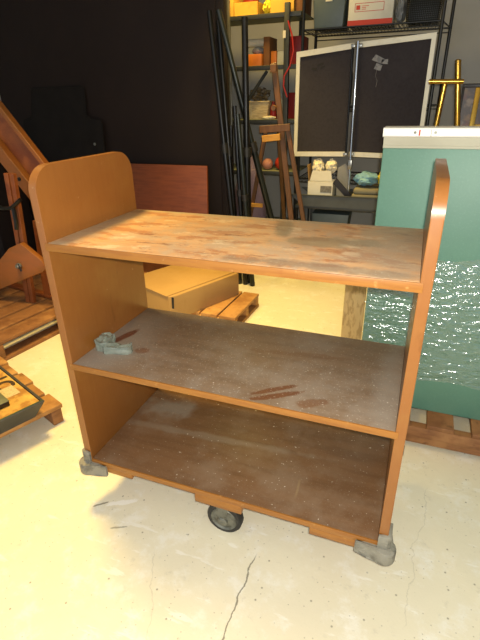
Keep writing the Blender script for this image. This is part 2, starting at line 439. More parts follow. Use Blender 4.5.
# ------------------------------------------------------------------ the book cart
D, TH = .468, .026
Z1, Z2, Z3, ZT = 1.011, .610, .211, 1.218
cart = thing('book_cart', 'worn orange wooden three-shelf book cart standing empty on the cream floor', 'cart')
for x0, x1 in ((-TH, 0), (1.0, 1.0 + TH)):
    B().prism(rounded(D, ZT - .17, .072, 10, (0, 0, 1, 1), 0, .17), x0, x1, 'yz', .0025).build('side_panel', 'panel_wood', cart)
for z, t, m in ((Z1, .023, 'top_shelf'), (Z2, .021, 'middle_shelf'), (Z3, .022, 'bottom_shelf')):
    sh = B().box((.0005, .003, z - t), (.9995, D - .002 + (.016 if z == Z3 else 0), z), .001).build('shelf', m, cart)
    B().box((-.0075, -.0022, z - t), (1.0075, .0029, z - .0005), .0008).build('front_edge', 'edge_wood', sh)
# cross beams under the bottom shelf, their sawn ends showing at the front
for x0, x1, h in ((.05, .165, .022), (.41, .577, .036), (.80, .995, .030)):
    B().box((x0, -.001, Z3 - .0225 - h), (x1, D, Z3 - .0225), .003).build('cross_beam', 'edge_wood', cart)
def bumper(sx, sy):
    """cast corner guard wrapping the foot of a side panel"""
    b = B()
    px = [(.0, .0)]
    out = []
    ro = .03
    # plan outline in local coordinates: corner at origin, the cart lies towards +u, +v
    pts = [(.088, -.010), (.088, .0), (.004, .0), (.004, .075), (-.010, .075)]
    arc = [(-.010, .03), (-.024, .018)]
    for k in range(9):
        a = R(170 + 110 * k / 8)
        arc.append((.004 + .032 * math.cos(a), .002 + .032 * math.sin(a)))
    arc += [(.03, -.020), (.05, -.011)]
    poly = [(u, v) for u, v in pts + arc]
    def T(u, v):
        return ((1 + TH - u) if sx > 0 else (-TH + u), v if sy < 0 else D - v)
    b.prism([T(u, v) for u, v in poly], .150, .198, 'xy', .006)
    # raised wing up the panel's edge
    w = [T(.0, -.010), T(.026, -.010), T(.026, -.0005), T(-.0005, -.0005), T(-.0005, .05), T(-.010, .05), T(-.010, -.002)]
    b.prism(w, .190, .245, 'xy', .003)
    return b
for sx in (-1, 1):
    for sy in (-1, 1):
        bumper(sx, sy).build('corner_bumper', 'cast_iron', cart)
def caster(loc, r, ry=0):
    f = bpy.data.objects.new('caster', None)
def add_caster(cx, y0, r, top):
    w = .036
    yc = y0 + w / 2
    whl = B()
    whl.lathe([(r * .62, -w / 2 + .004), (r * .80, -w / 2), (r * .94, -w / 2 + .001), (r, -w / 2 + .007), (r, w / 2 - .007), (r * .94, w / 2 - .001), (r * .8, w / 2), (r * .62, w / 2 - .004)], (cx, yc, r), 'y', 40)
    tyre = whl.build('caster_wheel', 'rubber', cart)
    h = B()
    h.lathe([(r * .18, -w / 2 - .016), (r * .27, -w / 2 - .012), (r * .27, -w / 2 - .003), (r * .62, -w / 2 + .003), (r * .72, -w / 2 - .002), (r * .76, -w / 2 + .002), (r * .3, w / 2)], (cx, yc, r), 'y', 32)
    h.build('hub', 'wheel_metal', tyre)
    k = B()
    for s in (-1, 1):
        yy = yc + s * (w / 2 + .008)
        if s > 0:
            k.prism([(cx - .012, r - .01), (cx + .012, r - .01), (cx + .03, top - .002), (cx - .03, top - .002)], yy - .002, yy + .002, 'xz')
        else:
            k.prism([(cx - .010, r + .012), (cx + .010, r + .012), (cx + .028, top - .002), (cx - .028, top - .002)], yy - .002, yy + .002, 'xz')
    k.box((cx - .035, yc - .035, top - .004), (cx + .035, yc + .035, top))
    k.build('caster_fork', 'wheel_metal', cart)
for cx, y0, r in ((.497, .032, .064), (.497, D - .068, .064), (.112, .216, .060), (.90, .216, .060)):
    add_caster(cx, y0, r, .1525 if abs(cx - .497) < .01 else (.1665 if cx < .5 else .1585))

# crumpled tape on the middle shelf: an L-shaped translucent lump
b = B()
def lump(p, q, w, h, seed):
    p, q = Vector(p), Vector(q)
    d = (q - p); L = d.length; d.normalize()
    n = Vector((-d.y, d.x, 0))
    vs = bmesh.ops.create_cube(b.bm, size=1)['verts']
    es = list({e for v in vs for e in v.link_edges})
    bmesh.ops.subdivide_edges(b.bm, edges=es, cuts=7, use_grid_fill=True)
    c = (p + q) / 2
    import itertools
    for v in list(b.bm.verts):
        if v.tag:
            continue
        u = v.co.copy()
        k = 1 + .28 * noise.noise(u * 3 + Vector((seed, 0, 0)))
        rr = 1 - .12 * (abs(u.x * 2) ** 4 + abs(u.y * 2) ** 4)
        v.co = c + d * (u.x * L * rr) + n * (u.y * w * k) + Vector((0, 0, (u.z + .5) * h * (k if u.z > 0 else 1)))
        v.tag = True
lump((.030, .175, 0), (.042, .093, 0), .042, .036, 1)
lump((.045, .098, 0), (.150, .132, 0), .034, .026, 5)
o = tag(b.build('tape_lump', 'moss', None, (0, 0, Z2 + .0005)), 'crumpled L-shaped lump of cloudy clear film on the middle cart shelf', 'packing film')

# ------------------------------------------------------------------ right: green panel on a pallet
gp = thing('green_panel', 'large sea-green upright panel with white moulded rim, stretch-wrapped, standing on a pallet', 'panel', (.828, .82, .125))
GW, GD, GH = 1.25, .085, 1.146
B().box((0, 0, 0), (GW, GD, GH - .0305), .005).build('body', 'green', gp)
rim = B()
rim.prism([(-.010, GH - .030), (-.014, GH - .026), (-.014, GH - .003), (-.011, GH), (GD + .012, GH), (GD + .016, GH - .004), (GD + .016, GH - .030)], -.004, GW, 'yz')
rim = rim.build('rim', 'rim_white', gp)
mo = B()
mo.prism([(-.0005, GH - .068), (-.007, GH - .066), (-.008, GH - .060), (-.004, GH - .056), (-.009, GH - .036), (-.010, GH - .0305), (-.0005, GH - .0305)], .0, GW, 'yz')
mo.build('moulding', 'rim_cream', gp)
for x in (.102, .167):
    B().lathe([(.004, -.0175), (.0045, -.0145), (.0045, -.0135)], (x, 0, GH - .015), 'y', 16).build('screw', 'wheel_metal', rim)
B().box((.114, -.0148, GH - .025), (.119, -.0141, GH - .006)).build('sticker', 'red_print', rim)
B().box((.153, -.0148, GH - .028), (.1545, -.0141, GH - .004)).build('joint', 'print_grey', rim)
# stretch film wound round the lower part
fb = B()
nx, nz = 200, 90
grid = []
z0, z1 = .15, .70
for j in range(nz + 1):
    row = []
    for i in range(nx + 1):
        u, v = i / nx, j / nz
        x = -.002 + u * GW
        top = z1 + .012 * math.sin(x * 17) + .02 * noise.noise(Vector((x * 5, 0, 3)))
        bot = z0 + .03 * noise.noise(Vector((x * 4, 2, 7)))
        z = bot + (top - bot) * v
        q = Vector((x * 9, 0, z * 26 - x * 5))
        y = -.006 - .0045 * abs(noise.noise(q)) - .003 * abs(noise.noise(q * 2.3 + Vector((3, 1, 2))))
        row.append(fb.bm.verts.new((x, y, z)))
    grid.append(row)
for j in range(nz):
    for i in range(nx):
        fb.bm.faces.new((grid[j][i], grid[j][i + 1], grid[j + 1][i + 1], grid[j + 1][i]))
for j in range(nz):   # the film turns back round the left edge
    pass
fb.build('stretch_film', 'film', gp)

def pallet(name, label, loc, rz, n, pw, gap, L, top, wood, stringers, group=None, deck=.02, sag=0, ends=0.0):
    """n deck boards side by side along local x, each running L along local y"""
    p = thing(name, label, 'pallet', loc, rz, group)
    W = n * pw + (n - 1) * gap
    rnd = random.Random(n * 31 + int(L * 100))
    for i in range(n):
        x = i * (pw + gap)
        e0, e1 = rnd.uniform(0, ends), rnd.uniform(0, ends)
        B().box((x, e0, top - deck), (x + pw, L - e1, top), .003).build('deck_board', wood, p)
    for y in stringers:
        B().box((0, y, .022), (W, y + .04, top - deck - .0005), .003).build('stringer', wood, p)
    for x in (0, W / 2 - .05, W - .1):
        B().box((x, 0, 0), (x + .1, L, .0215), .002).build('bottom_board', wood, p)
    return p
pallet('wooden_pallet', 'brown wooden pallet under the wrapped sea-green panel', (.965, .715, 0), 0, 8, .105, .068, .62, .125, 'pallet', (.0, .29, .58))

tag(B().box((0, 0, 0), (.112, .010, .66), .004).build('corrugated_strip', 'corrugated', None, (.668, 1.36, 0)),
    'upright strip of tan corrugated card on the floor left of the green panel', 'cardboard')

# ------------------------------------------------------------------ behind: flat carton on a pallet
pallet('wooden_pallet', 'wooden pallet under the flat brown carton behind the cart', (-.80, 1.50, 0), R(-2), 6, .118, .013, .44, .1, 'pallet_light', (.0, .2, .39))
ang = math.atan2(.916, .4)
cb = thing('flat_carton', 'flat closed brown carton with a torn front corner lying on a pallet behind the cart', 'box', (-.385, 1.30, .1005), ang)
# local x runs away along the long right face, local y to the left
b = B()
poly = [(.035, 0), (.60, 0), (.60, .50), (0, .50), (0, .02), (.012, .012)]
b.prism(poly, 0, .165, 'xy', .004).build('carton_body', 'cardboard', cb)
B().box((-.01, .03, .166), (.59, .488, .1695), .001).build('top_flap', 'cardboard', cb)
B().bar((.012, -.004, .165), (.006, -.006, .09), .018, .004).build('dark_strap', 'black_plastic', cb)

# ------------------------------------------------------------------ partition, boards leaning on it
pt = thing('dark_partition', 'tall dark brown partition screen standing behind the cart on the left', 'partition', (-2.52, 2.45, 0))
B().box((-.09, 0, 0), (2.01, .05, 2.75), .003).build('screen_panel', 'partition', pt)
B().box((2.012, -.004, 0), (2.075, .056, 2.75), .004).build('edge_post', 'partition_edge', pt)

t = thing('chair_mat', 'charcoal plastic chair mat with rounded lip leaning on the dark partition', 'mat', (-1.98, 2.31, 0))
t.rotation_euler = (R(-5.0), 0, 0)
out = []
def arc(cx, cz, r, a0, a1, n=6):
    return [(cx + r * math.cos(R(a0 + (a1 - a0) * k / n)), cz + r * math.sin(R(a0 + (a1 - a0) * k / n))) for k in range(n + 1)]
out += arc(-.37, .03, .03, 180, 270) + arc(.41, .03, .03, 270, 360)
out += arc(.40, 1.215, .04, 0, 80) + [(.33, 1.262)] + arc(.32, 1.30, .03, 260, 190, 3)
out += arc(.265, 1.47, .035, 0, 90) + arc(-.225, 1.47, .035, 90, 180)
out += arc(-.32, 1.30, .03, -10, -80, 3) + arc(-.36, 1.215, .04, 100, 180)
B().prism(out, -.002, .002, 'xz', .0008).build('mat_sheet', 'mat_plastic', t)
rp = [Vector((u * .975, -.003, .62 + (v - .62) * .985)) for u, v in out]
B().tube(rp + [rp[0]], .0025, 6, False).build('raised_border', 'mat_plastic', t)
B().lathe([(.010, -.006), (.012, -.003), (.012, -.002)], (.345, 0, 1.06), 'y', 14).build('eyelet', 'steel', t)

t = thing('brown_board', 'reddish brown wooden board leaning on the dark partition behind the cart', 'board', (-1.5, 2.30, 0))
t.rotation_euler = (R(-4.5), 0, 0)
B().box((0, 0, 0), (.905, .022, .915), .002).build('board_face', 'cherry', t)

# black poles leaning beside the partition
G = 'dark poles leaning in a bundle beside the partition'
def pole(label, a, z, r, mt, foot=.014, cap=True, knob=None):
    p = thing('light_stand', label, 'pole', a, 0, G)
    a, z = Vector(a), Vector(z)
    d = z - a
    f = r * .95
    st = Vector((0, 0, f)) if d.length else Vector()
    B().tube([d.normalized() * .012 + st * .4, d * .55], r, 12).build('lower_tube', mt, p)
    B().tube([d * .548, d], r * .82, 12).build('upper_tube', mt, p)
    B().tube([d * .53, d * .565], r * 1.35, 12).build('clamp_collar', 'black_plastic', p)
    B().lathe([(foot * .9, 0), (foot, .004), (foot, .03), (r * .9, .036)], (0, 0, 0), 'z', 14).build('rubber_foot', 'black_plastic', p)
    return p
pole('longest dark pole with a pale grey edge slanting across the bundle', (-.005, 2.60, 0), (-.445, 2.355, 1.91), .024, 'grey_pole', .026)
pole('black pole leaning furthest left in the bundle, against the partition edge', (-.312, 2.30, 0), (-.515, 2.36, 1.91), .020, 'black_metal', .02)
pole('second black pole from the left in the bundle', (-.335, 2.36, 0), (-.478, 2.42, 1.86), .022, 'black_metal', .02)
pole('thick upright black pole at the right of the bundle with a blunt top', (-.25, 2.352, 0), (-.272, 2.388, 1.86), .027, 'black_metal', .028)
pole('short glossy black pole with curved highlight, right of the bundle', (-.195, 2.285, 0), (-.305, 2.31, 1.28), .020, 'grey_pole', .02)
pole('short black pole in the middle of the bundle', (-.262, 2.298, 0), (-.345, 2.355, 1.33), .018, 'black_metal', .018)
pole('shortest black pole, nearest the partition edge', (-.412, 2.424, 0), (-.405, 2.425, 1.2), .020, 'black_metal', .02)

t = B()
t.blob((0, 0, .49), (.14, .1, .49), .16, 2.2, 3)
tag(t.build('cloth_bag', 'lavender', None, (-.385, 2.78, .0)), 'tall slumped lavender cloth bag on the floor behind the poles', 'bag')

# ------------------------------------------------------------------ wooden easel
e = thing('wooden_easel', 'brown wooden tripod easel standing before the left shelf unit', 'easel', (.0, 2.56, 0))
def easel_bar(n, p, q, w, h, m='easel_wood'):
    return B().bar(p, q, w, h, (0, 1, 0), .002).build(n, m, e)
easel_bar('mast', (.115, 0, .0), (-.124, .02, 1.60), .040, .022)
easel_bar('leg', (-.405, -.012, .0), (-.175, -.012, 1.14), .030, .02)
easel_bar('leg', (.255, -.012, .0), (-.008, -.012, 1.19), .032, .02)
easel_bar('rear_leg', (-.10, .42, .0), (-.085, .03, 1.17), .03, .02)
easel_bar('crossbar', (-.215, -.03, 1.165), (.02, -.03, 1.18), .05, .018)
easel_bar('clamp_block', (-.19, -.048, 1.10), (-.05, -.048, 1.115), .045, .018, 'easel_light')
easel_bar('lower_brace', (-.31, -.03, .60), (-.19, -.03, .60), .03, .016, 'easel_light')
easel_bar('canvas_clip', (-.137, -.022, 1.565), (-.093, -.022, 1.565), .05, .02)
B().lathe([(.018, -.03), (.02, -.02), (.02, .0)], (-.112, 0, 1.31), 'y', 14).build('knob', 'easel_wood', e)

# ------------------------------------------------------------------ left shelf unit and what it holds
SX0, SX1, SY0, SY1 = -1.30, -.12, 3.0, 3.45
su = thing('shelf_unit', 'dark steel shelf unit with stored craft boxes, left of the wire rack', 'shelf', (0, 0, 0))
for x, y in ((SX1 - .03, SY0), (SX1 - .03, SY1), (SX0, SY0), (SX0, SY1)):
    B().box((x - .02, y - .022, 0), (x + .02, y + .018, 2.02), .002).build('post', 'shelf_metal', su)
B().box((-.645, SY0 - .02, 0), (-.62, SY0 + .005, 2.2), .002).build('post', 'steel', su)
SHZ = (1.965, 1.615, 1.215, .80, .3)
for z in SHZ:
    s = B().box((SX0 + .021, SY0 + .019, z - .012), (SX1 + .075, SY1 - .02, z), .002).build('shelf_board', 'shelf_board', su)
    B().box((SX0, SY0 - .001, z - .034), (SX1 + .075, SY0 + .0185, z - .002), .002).build('front_rail', 'shelf_metal', s)
B().bar((-.50, SY0 + .03, 1.35), (-.32, SY0 + .03, 1.575), .025, .01, (0, 1, 0)).build('brace', 'shelf_metal', su)
B().box((-.178, SY0 - .027, 1.79), (-.155, SY0 - .0225, 1.84)).build('tag', 'paper', su)

def open_box(name, label, x0, x1, y0, y1, z, h, m, cat='box', tk=.006, group=None):
    b = B()
    b.box((x0, y0, z), (x1, y1, z + .006))
    b.box((x0, y0, z + .006), (x1, y0 + tk, z + h))
    b.box((x0, y1 - tk, z + .006), (x1, y1, z + h))
    b.box((x0, y0 + tk, z + .006), (x0 + tk, y1 - tk, z + h))
    b.box((x1 - tk, y0 + tk, z + .006), (x1, y1 - tk, z + h))
    return tag(b.build(name, m), label, cat, group)
zz = SHZ[0] + .0005
open_box('craft_box', 'open yellow card box holding a dark red ball on the top shelf, left', -.60, -.405, 3.04, 3.3, zz, .09, 'yellow_box')
tag(B().blob((-.50, 3.16, zz + .105), (.065, .065, .06), .08, 3, 4, 3).build('yarn_ball', 'red'), 'dark red yarn ball in the left yellow box on the top shelf', 'yarn')
open_box('craft_box', 'open yellow card box next to the wall of the brown carton on the top shelf', -.30, -.115, 3.04, 3.3, zz, .10, 'yellow_box')
tag(B().blob((-.352, 3.15, zz + .06), (.038, .07, .05), .3, 3, 6, 3).build('yellow_cloth', 'yellow_cloth'), 'bright yellow cloth bundle between the two yellow boxes', 'cloth')
tag(B().blob((-.21, 3.16, zz + .10), (.07, .08, .05), .3, 3, 8, 3).build('cloth_bundle', 'brown_box'), 'brown cloth bundle poking out of the right yellow box', 'cloth')
tag(B().box((-.11, 3.06, zz), (-.05, 3.35, zz + .22), .003).build('tall_carton', 'brown_box'), 'dark brown tall carton at the right end of the top shelf', 'box')
tag(B().box((-.72, 3.05, zz), (-.61, 3.3, zz + .2), .003).build('tall_carton', 'yellow_box'), 'tall yellow carton at the top shelf behind the pale post', 'box')
zz = SHZ[1] + .0005
tag(B().box((-.495, 3.05, zz), (-.375, 3.3, zz + .085), .003).build('small_box', 'orange'), 'orange card box on the second shelf', 'box')
tag(B().blob((-.44, 3.17, zz + .085 + .03), (.05, .06, .03), .2, 3, 9, 3).build('cloth_roll', 'bag'), 'grey cloth roll on top of the orange box', 'cloth')
t = thing('paper_roll', 'cream paper roll lying over the second shelf boxes', 'roll', (-.44, 3.2, zz + .1755))
B().tube([(-.11, 0, 0), (.07, 0, 0)], .030, 18).build('roll_sheet', 'paper', t)
B().tube([(.0705, 0, 0), (.075, 0, 0)], .015, 14).build('roll_core', 'brown_box', t)
tag(B().box((-.372, 3.09, zz), (-.32, 3.3, zz + .205), .003).build('brown_carton', 'brown_box'), 'upright brown carton beside the orange box on the second shelf', 'box')
t = thing('plastic_tub', 'clear plastic tub with orange end lying on the second shelf', 'tub', (-.245, 3.16, zz))
B().box((-.02, -.05, 0), (.075, .08, .105), .012).build('tub_body', 'clear_plastic', t)
B().box((-.072, -.05, 0), (-.021, .08, .105), .008).build('tub_end', 'orange', t)
tag(B().box((-.165, 3.12, zz), (-.05, 3.3, zz + .2), .006).build('red_crate', 'red'), 'dark red crate at the right end of the second shelf', 'crate')
zz = SHZ[2] + .0005
t = thing('wicker_basket', 'pale wicker basket on the third shelf', 'basket', (-.405, 3.14, zz))
bk = B()
bk.prism([(-.082, 0), (.072, 0), (.092, .135), (-.095, .135)], -.08, .08, 'xz', .004)
bk.build('basket_body', 'basket', t)
B().tube([(-.096, -.083, .135), (.094, -.083, .135), (.094, .083, .135), (-.096, .083, .135), (-.096, -.083, .135)], .006, 8).build('basket_rim', 'basket', t)
tag(B().blob((-.42, 3.14, zz + .19), (.08, .06, .05), .5, 3, 11, 4).build('dried_flowers', 'mixed'), 'bunch of dry brown and grey stalks in the wicker basket', 'dried flowers')
tag(B().lathe([(.028, 0), (.03, .01), (.03, .09), (.012, .115), (.012, .135)], (-.285, 3.1, zz), 'z', 18).build('red_bottle', 'red'), 'small red bottle beside the wicker basket', 'bottle')
tag(B().lathe([(.02, 0), (.022, .01), (.022, .14), (.009, .165), (.009, .19)], (-.225, 3.1, zz), 'z', 18).build('clear_bottle', 'clear_plastic'), 'slim clear bottle on the third shelf behind the easel', 'bottle')
tag(B().blob((-.31, 3.055, zz + .012), (.06, .03, .013), .3, 3, 12, 3).build('crumpled_paper', 'paper'), 'crumpled pale paper at the front of the third shelf', 'paper')
tag(B().box((-.165, 3.12, zz), (-.05, 3.3, zz + .2), .006).build('red_crate', 'red'), 'dark red crate at the right end of the third shelf', 'crate')
zz = SHZ[3] + .0005
tag(B().lathe([(.002, 0), (.03, .008), (.052, .03), (.058, .058), (.05, .09), (.03, .109), (.002, .116)], (-.205, 3.1, zz), 'z', 22).build('red_ball', 'red_print'), 'bright red ball on the fourth shelf behind the easel', 'ball')
tag(B().lathe([(.002, 0), (.025, .006), (.043, .025), (.048, .048), (.042, .072), (.025, .09), (.002, .096)], (-.33, 3.09, zz), 'z', 22).build('pink_ball', 'pink'), 'pale pink ball on the fourth shelf left of the red ball', 'ball')
pts = [(-.135, 2.962, 1.90), (-.10, 2.965, 1.80), (-.085, 2.96, 1.70), (-.11, 2.96, 1.60), (-.155, 2.96, 1.53), (-.16, 2.96, 1.46), (-.13, 2.965, 1.38)]
sm = []
for i in range(len(pts) - 1):
    for k in range(6):
        sm.append(Vector(pts[i]).lerp(Vector(pts[i + 1]), k / 6))
tag(B().tube(sm + [pts[-1]], .006, 8).build('power_cord', 'red_cable'), 'bright red cord hanging down by the shelf post', 'cord')

# ------------------------------------------------------------------ wire rack on the right
wr = thing('wire_rack', 'black wire storage rack behind the folding display board', 'shelf', (0, 0, 0))
for x, y in ((-.025, 3.0), (-.025, 3.45), (.955, 3.0), (1.018, 3.45)):
    B().tube([(x, y, 0), (x, y, 2.4)], .0125, 10).build('post', 'wire', wr)
for z in (1.835, 1.30, .75, .15):
    b = B()
    for y in (3.0, 3.45):
        xe = .955 if y == 3.0 else 1.018
        b.tube([(-.025, y, z), (xe, y, z)], .006, 6)
        b.tube([(-.025, y, z - .03), (xe, y, z - .03)], .004, 6)
    for k in range(1, 40):
        x = -.025 + .985 * k / 40
        b.tube([(x, 3.0, z), (x, 3.45, z)], .0025, 4)
    for x, x2 in ((-.025, -.025), (.955, 1.018)):
        b.tube([(x, 3.0, z), (x2, 3.45, z)], .005, 6)
    for k in range(28):
        x = -.025 + .985 * k / 28
        b.tube([(x, 3.0, z - .03), (x + .0176, 3.0, z), (x + .0352, 3.0, z - .03)], .002, 4)
    b.build('wire_shelf', 'wire', wr)
zz = 1.8425
t = thing('grey_tote', 'blue-grey plastic tote at the left of the wire rack', 'tote', (.03, 3.03, zz))
B().prism([(.02, 0), (.235, 0), (.25, .26), (.0, .26)], 0, .3, 'xz', .01).build('tote_body', 'tote', t)
B().box((-.012, -.012, .2605), (.262, .312, .285), .006).build('tote_lid', 'dark_grey', t)
B().box((.10, -.004, .165), (.15, -.0005, .195), .001).build('tote_label', 'paper', t)
t = thing('file_box', 'white card file box with a red band along its foot on the wire rack', 'box', (.302, 3.03, zz))
B().box((0, 0, 0), (.315, .3, .25), .003).build('box_body', 'white_card', t)
B().box((-.0012, -.0012, .002), (.3162, .0002, .034)).build('red_band', 'red_print', t)
B().box((.055, -.0015, .098), (.082, .0002, .125)).build('red_square', 'red_print', t)
o = B()
for a, c in (((.045, .135), (.25, .138)), ((.045, .085), (.25, .088)), ((.045, .085), (.048, .138)), ((.247, .085), (.25, .138))):
    o.box((a[0], -.0012, a[1]), (c[0], .0002, c[1]))
for k in range(3):
    o.box((.095, -.0012, .118 - k * .010), (.125 + .02 * (k == 0), .0002, .121 - k * .010))
o.build('printed_outline', 'red_print', t)
B().box((.11, -.002, .18), (.2, .0002, .21), .001).build('hand_hole', 'black_plastic', t)
tag(B().blob((.662, 3.16, zz + .092), (.038, .1, .085), .18, 2.5, 21, 4).build('plastic_bag', 'bag'), 'pale grey plastic bag between the file box and the wire basket', 'bag')
t = thing('wire_basket', 'dark wire mesh basket at the right end of the wire rack', 'basket', (.715, 3.03, zz))
b = B()
for k in range(15):
    z = .004 + k * .0125
    x = .012 * k / 15
    b.tube([(-x, 0, z), (.215 + x, 0, z), (.215 + x, .3, z), (-x, .3, z), (-x, 0, z)], .0022, 4)
for k in range(19):
    x = .215 * k / 18
    b.tube([(x, -.001, 0), (x * 1.1 - .011, -.001, .185)], .0022, 4)
    b.tube([(x, .301, 0), (x * 1.1 - .011, .301, .185)], .0022, 4)
b.build('basket_mesh', 'wire', t)
B().box((.006, .008, .0), (.21, .292, .13), .01).build('basket_liner', 'dark_grey', t)
tag(B().box((.02, 3.1, 1.3105), (.32, 3.4, 1.56), .012).build('storage_bin', 'dark_grey'), 'dark grey bin on the second wire shelf behind the display board', 'bin')

# ------------------------------------------------------------------ work table with tray, carton and cloths
wt = thing('work_table', 'low dark work table below the folding display board', 'table', (.03, 2.62, 0))
B().box((.02, .01, .575), (.86, .36, .597), .003).build('table_top', 'dark_grey', wt)
for x in (.10, .82):
    for y in (.06, .33):
        B().box((x - .018, y - .018, 0), (x + .018, y + .018, .5745), .002).build('leg', 'shelf_metal', wt)
B().box((.06, .10, .12), (.84, .35, .14), .003).build('lower_shelf', 'dark_grey', wt)
tr = thing('grey_trough', 'long dark grey trough with a sloping end on the work table', 'trough', (.03, 2.62, .5975))
b = B()
b.prism([(.09, 0), (.86, 0), (.86, .085), (-.018, .085)], -.005, .001, 'xz')
b.prism([(.10, 0), (.86, 0), (.86, .085), (-.018, .085)], .355, .361, 'xz')
b.box((.10, .0012, .0), (.86, .3548, .006))
b.box((.12, .02, .006), (.85, .34, .068), .004)
b.build('trough_body', 'tray_grey', tr)
b = B().tube([(-.019, -.006, .086), (.86, -.006, .087)], .005, 8)
b.build('trough_lip', 'dark_grey', tr)
zz = .5975 + .0685
t = thing('white_carton', 'open white carton stuffed with crumpled paper on the trough', 'box', (.142, 2.66, zz))
b = B()
w, d, h, k = .195, .15, .115, .004
b.box((0, 0, 0), (w, d, .004)); b.box((0, 0, .004), (w, k, h)); b.box((0, d - k, .004), (w, d, h)); b.box((0, k, .004), (k, d - k, h)); b.box((w - k, k, .004), (w, d - k, h))
b.build('carton_body', 'white_card', t)
B().prism([(.008, .1155), (.185, .1155), (.172, .195), (.028, .195)], .02, .024, 'xz').build('front_flap', 'white_card', t)
B().prism([(.0, .1155), (.004, .1155), (-.012, .235), (-.016, .235)], .02, .13, 'xz').build('side_flap', 'cardboard', t)
B().box((.10, -.0015, .035), (.188, .0002, .085)).build('printed_label', 'print_grey', t)
tag(B().blob((.198, 2.755, zz + .215), (.046, .05, .055), .32, 1.9, 31, 4).build('crumpled_paper', 'paper'), 'left wad of crumpled cream paper in the white carton', 'paper')
tag(B().blob((.298, 2.755, zz + .22), (.046, .05, .052), .32, 1.9, 33, 4).build('crumpled_paper', 'paper'), 'right wad of crumpled cream paper in the white carton', 'paper')
t = thing('grey_flap_sheet', 'bent pale grey sheet standing behind the dark flap right of the white carton', 'sheet', (.352, 2.75, zz))
b = B()
b.prism([(0, 0), (.09, 0), (.095, .20), (.055, .245), (0, .21)], 0, .003, 'xz')
b.build('sheet', 'grey_sheet', t)
t = thing('dark_panel_offcut', 'narrow dark panel leaning diagonally beside the white carton', 'board', (0, 2.69, 0))
B().bar((.465, 0, zz + .006), (.345, 0, zz + .125), .045, .012, (0, 1, 0), .002).build('offcut', 'dark_frame', t)
tag(B().box((.485, 2.66, zz), (.86, 2.90, zz + .03), .012).build('folded_cloth', 'khaki'), 'lower folded khaki cloth lying on the trough', 'cloth')
tag(B().box((.495, 2.665, zz + .0305), (.86, 2.90, zz + .075), .016).build('folded_cloth', 'khaki'), 'upper folded khaki cloth under the blue cloth', 'cloth')
tag(B().blob((.575, 2.75, zz + .137), (.085, .07, .05), .4, 1.9, 41, 4).build('blue_cloth', 'blue_cloth'), 'crumpled pale blue cloth on the khaki pile', 'cloth')
tag(B().blob((.715, 2.75, zz + .145), (.05, .06, .064), .35, 2.6, 43, 4).build('yellow_duster', 'yellow_cloth'), 'yellow cloth tip right of the pale blue cloth', 'cloth')

# folding display board on its chrome post
db = thing('display_board', 'folding two-leaf black display board with cream frames on a chrome post', 'display board', (0, 0, 0))
ZB = zz + .0
def leaf(q, y, open_side):
    """q: bl, br, tr, tl in x,z"""
    c = Vector((sum(p[0] for p in q) / 4, sum(p[1] for p in q) / 4))
    fr = B()
    ins = []
    wd = .034
    bl, br, tr_, tl = [Vector(p) for p in q]
    inner = [bl + Vector((wd * .8, wd)), br + Vector((-wd * .8, wd)), tr_ + Vector((-wd * .8, -wd)), tl + Vector((wd * .8, -wd))]
    outer = [bl, br, tr_, tl]
    a, b_ = ((1, 2) if open_side > 0 else (3, 0))
    for v in (a, b_):
        inner[v].x = outer[v].x
    for i in range(4):
        if i == (1 if open_side > 0 else 3):
            continue
        j = (i + 1) % 4
        fr.prism([tuple(outer[i]), tuple(outer[j]), tuple(inner[j]), tuple(inner[i])], y - .018, y + .018, 'xz')
    f = fr.build('leaf_frame', 'alu', db)
    p = B()
    p.prism([tuple(v) for v in inner], y - .006, y + .012, 'xz')
    p.build('leaf_panel', 'felt', db)
leaf([(-.000, .958), (.408, .964), (.408, 1.708), (-.000, 1.672)], 2.745, 1)
leaf([(.432, .964), (.938, .952), (.934, 1.740), (.432, 1.710)], 2.745, -1)
B().tube([(.437, 2.705, 1.715), (.455, 2.705, zz + .012)], .0095, 14).build('chrome_post', 'chrome', db)
B().tube([(.400, 2.719, 1.70), (.409, 2.719, .98)], .008, 10).build('hinge_edge', 'black_metal', db)
B().lathe([(.02, 0), (.02, .012)], (.455, 2.705, zz + .0001), 'z', 18).build('post_base', 'chrome', db)
for z in (1.690, .980):
    for x in (.405, .452):
        B().box((x - .014, 2.70, z - .012), (x + .014, 2.726, z + .012), .003).build('hinge', 'steel', db)
B().box((.436, 2.688, .875), (.466, 2.722, .945), .003).build('bracket', 'steel', db)
for q in ([(.535, 1.60), (.60, 1.575), (.625, 1.60), (.56, 1.632)], [(.555, 1.545), (.60, 1.53), (.61, 1.565), (.57, 1.58)], [(.60, 1.575), (.645, 1.57), (.645, 1.60), (.605, 1.60)]):
    B().prism(q, 2.7375, 2.7388, 'xz').build('tape_scrap', 'tape', db)
B().tube([(.575, 2.738, 1.54), (.57, 2.738, 1.50), (.585, 2.738, 1.47), (.58, 2.738, 1.43)], .0015, 5).build('tape_thread', 'tape', db)
for q in ([(.11, 1.555), (.15, 1.545), (.155, 1.565), (.12, 1.57)], [(.15, 1.575), (.20, 1.585), (.20, 1.60), (.16, 1.59)], [(.175, 1.555), (.215, 1.57), (.21, 1.58), (.18, 1.57)]):
    B().prism(q, 2.7375, 2.7388, 'xz').build('scuff', 'smudge', db)
# small things under the table edge
tag(B().prism([(.02, 0), (.26, 0), (.29, .38), (-.01, .38)], 0, .2, 'xz', .008).build('storage_bin', 'tote', None, (.18, 2.725, .1405)), 'grey storage bin on the lower shelf of the work table', 'bin')

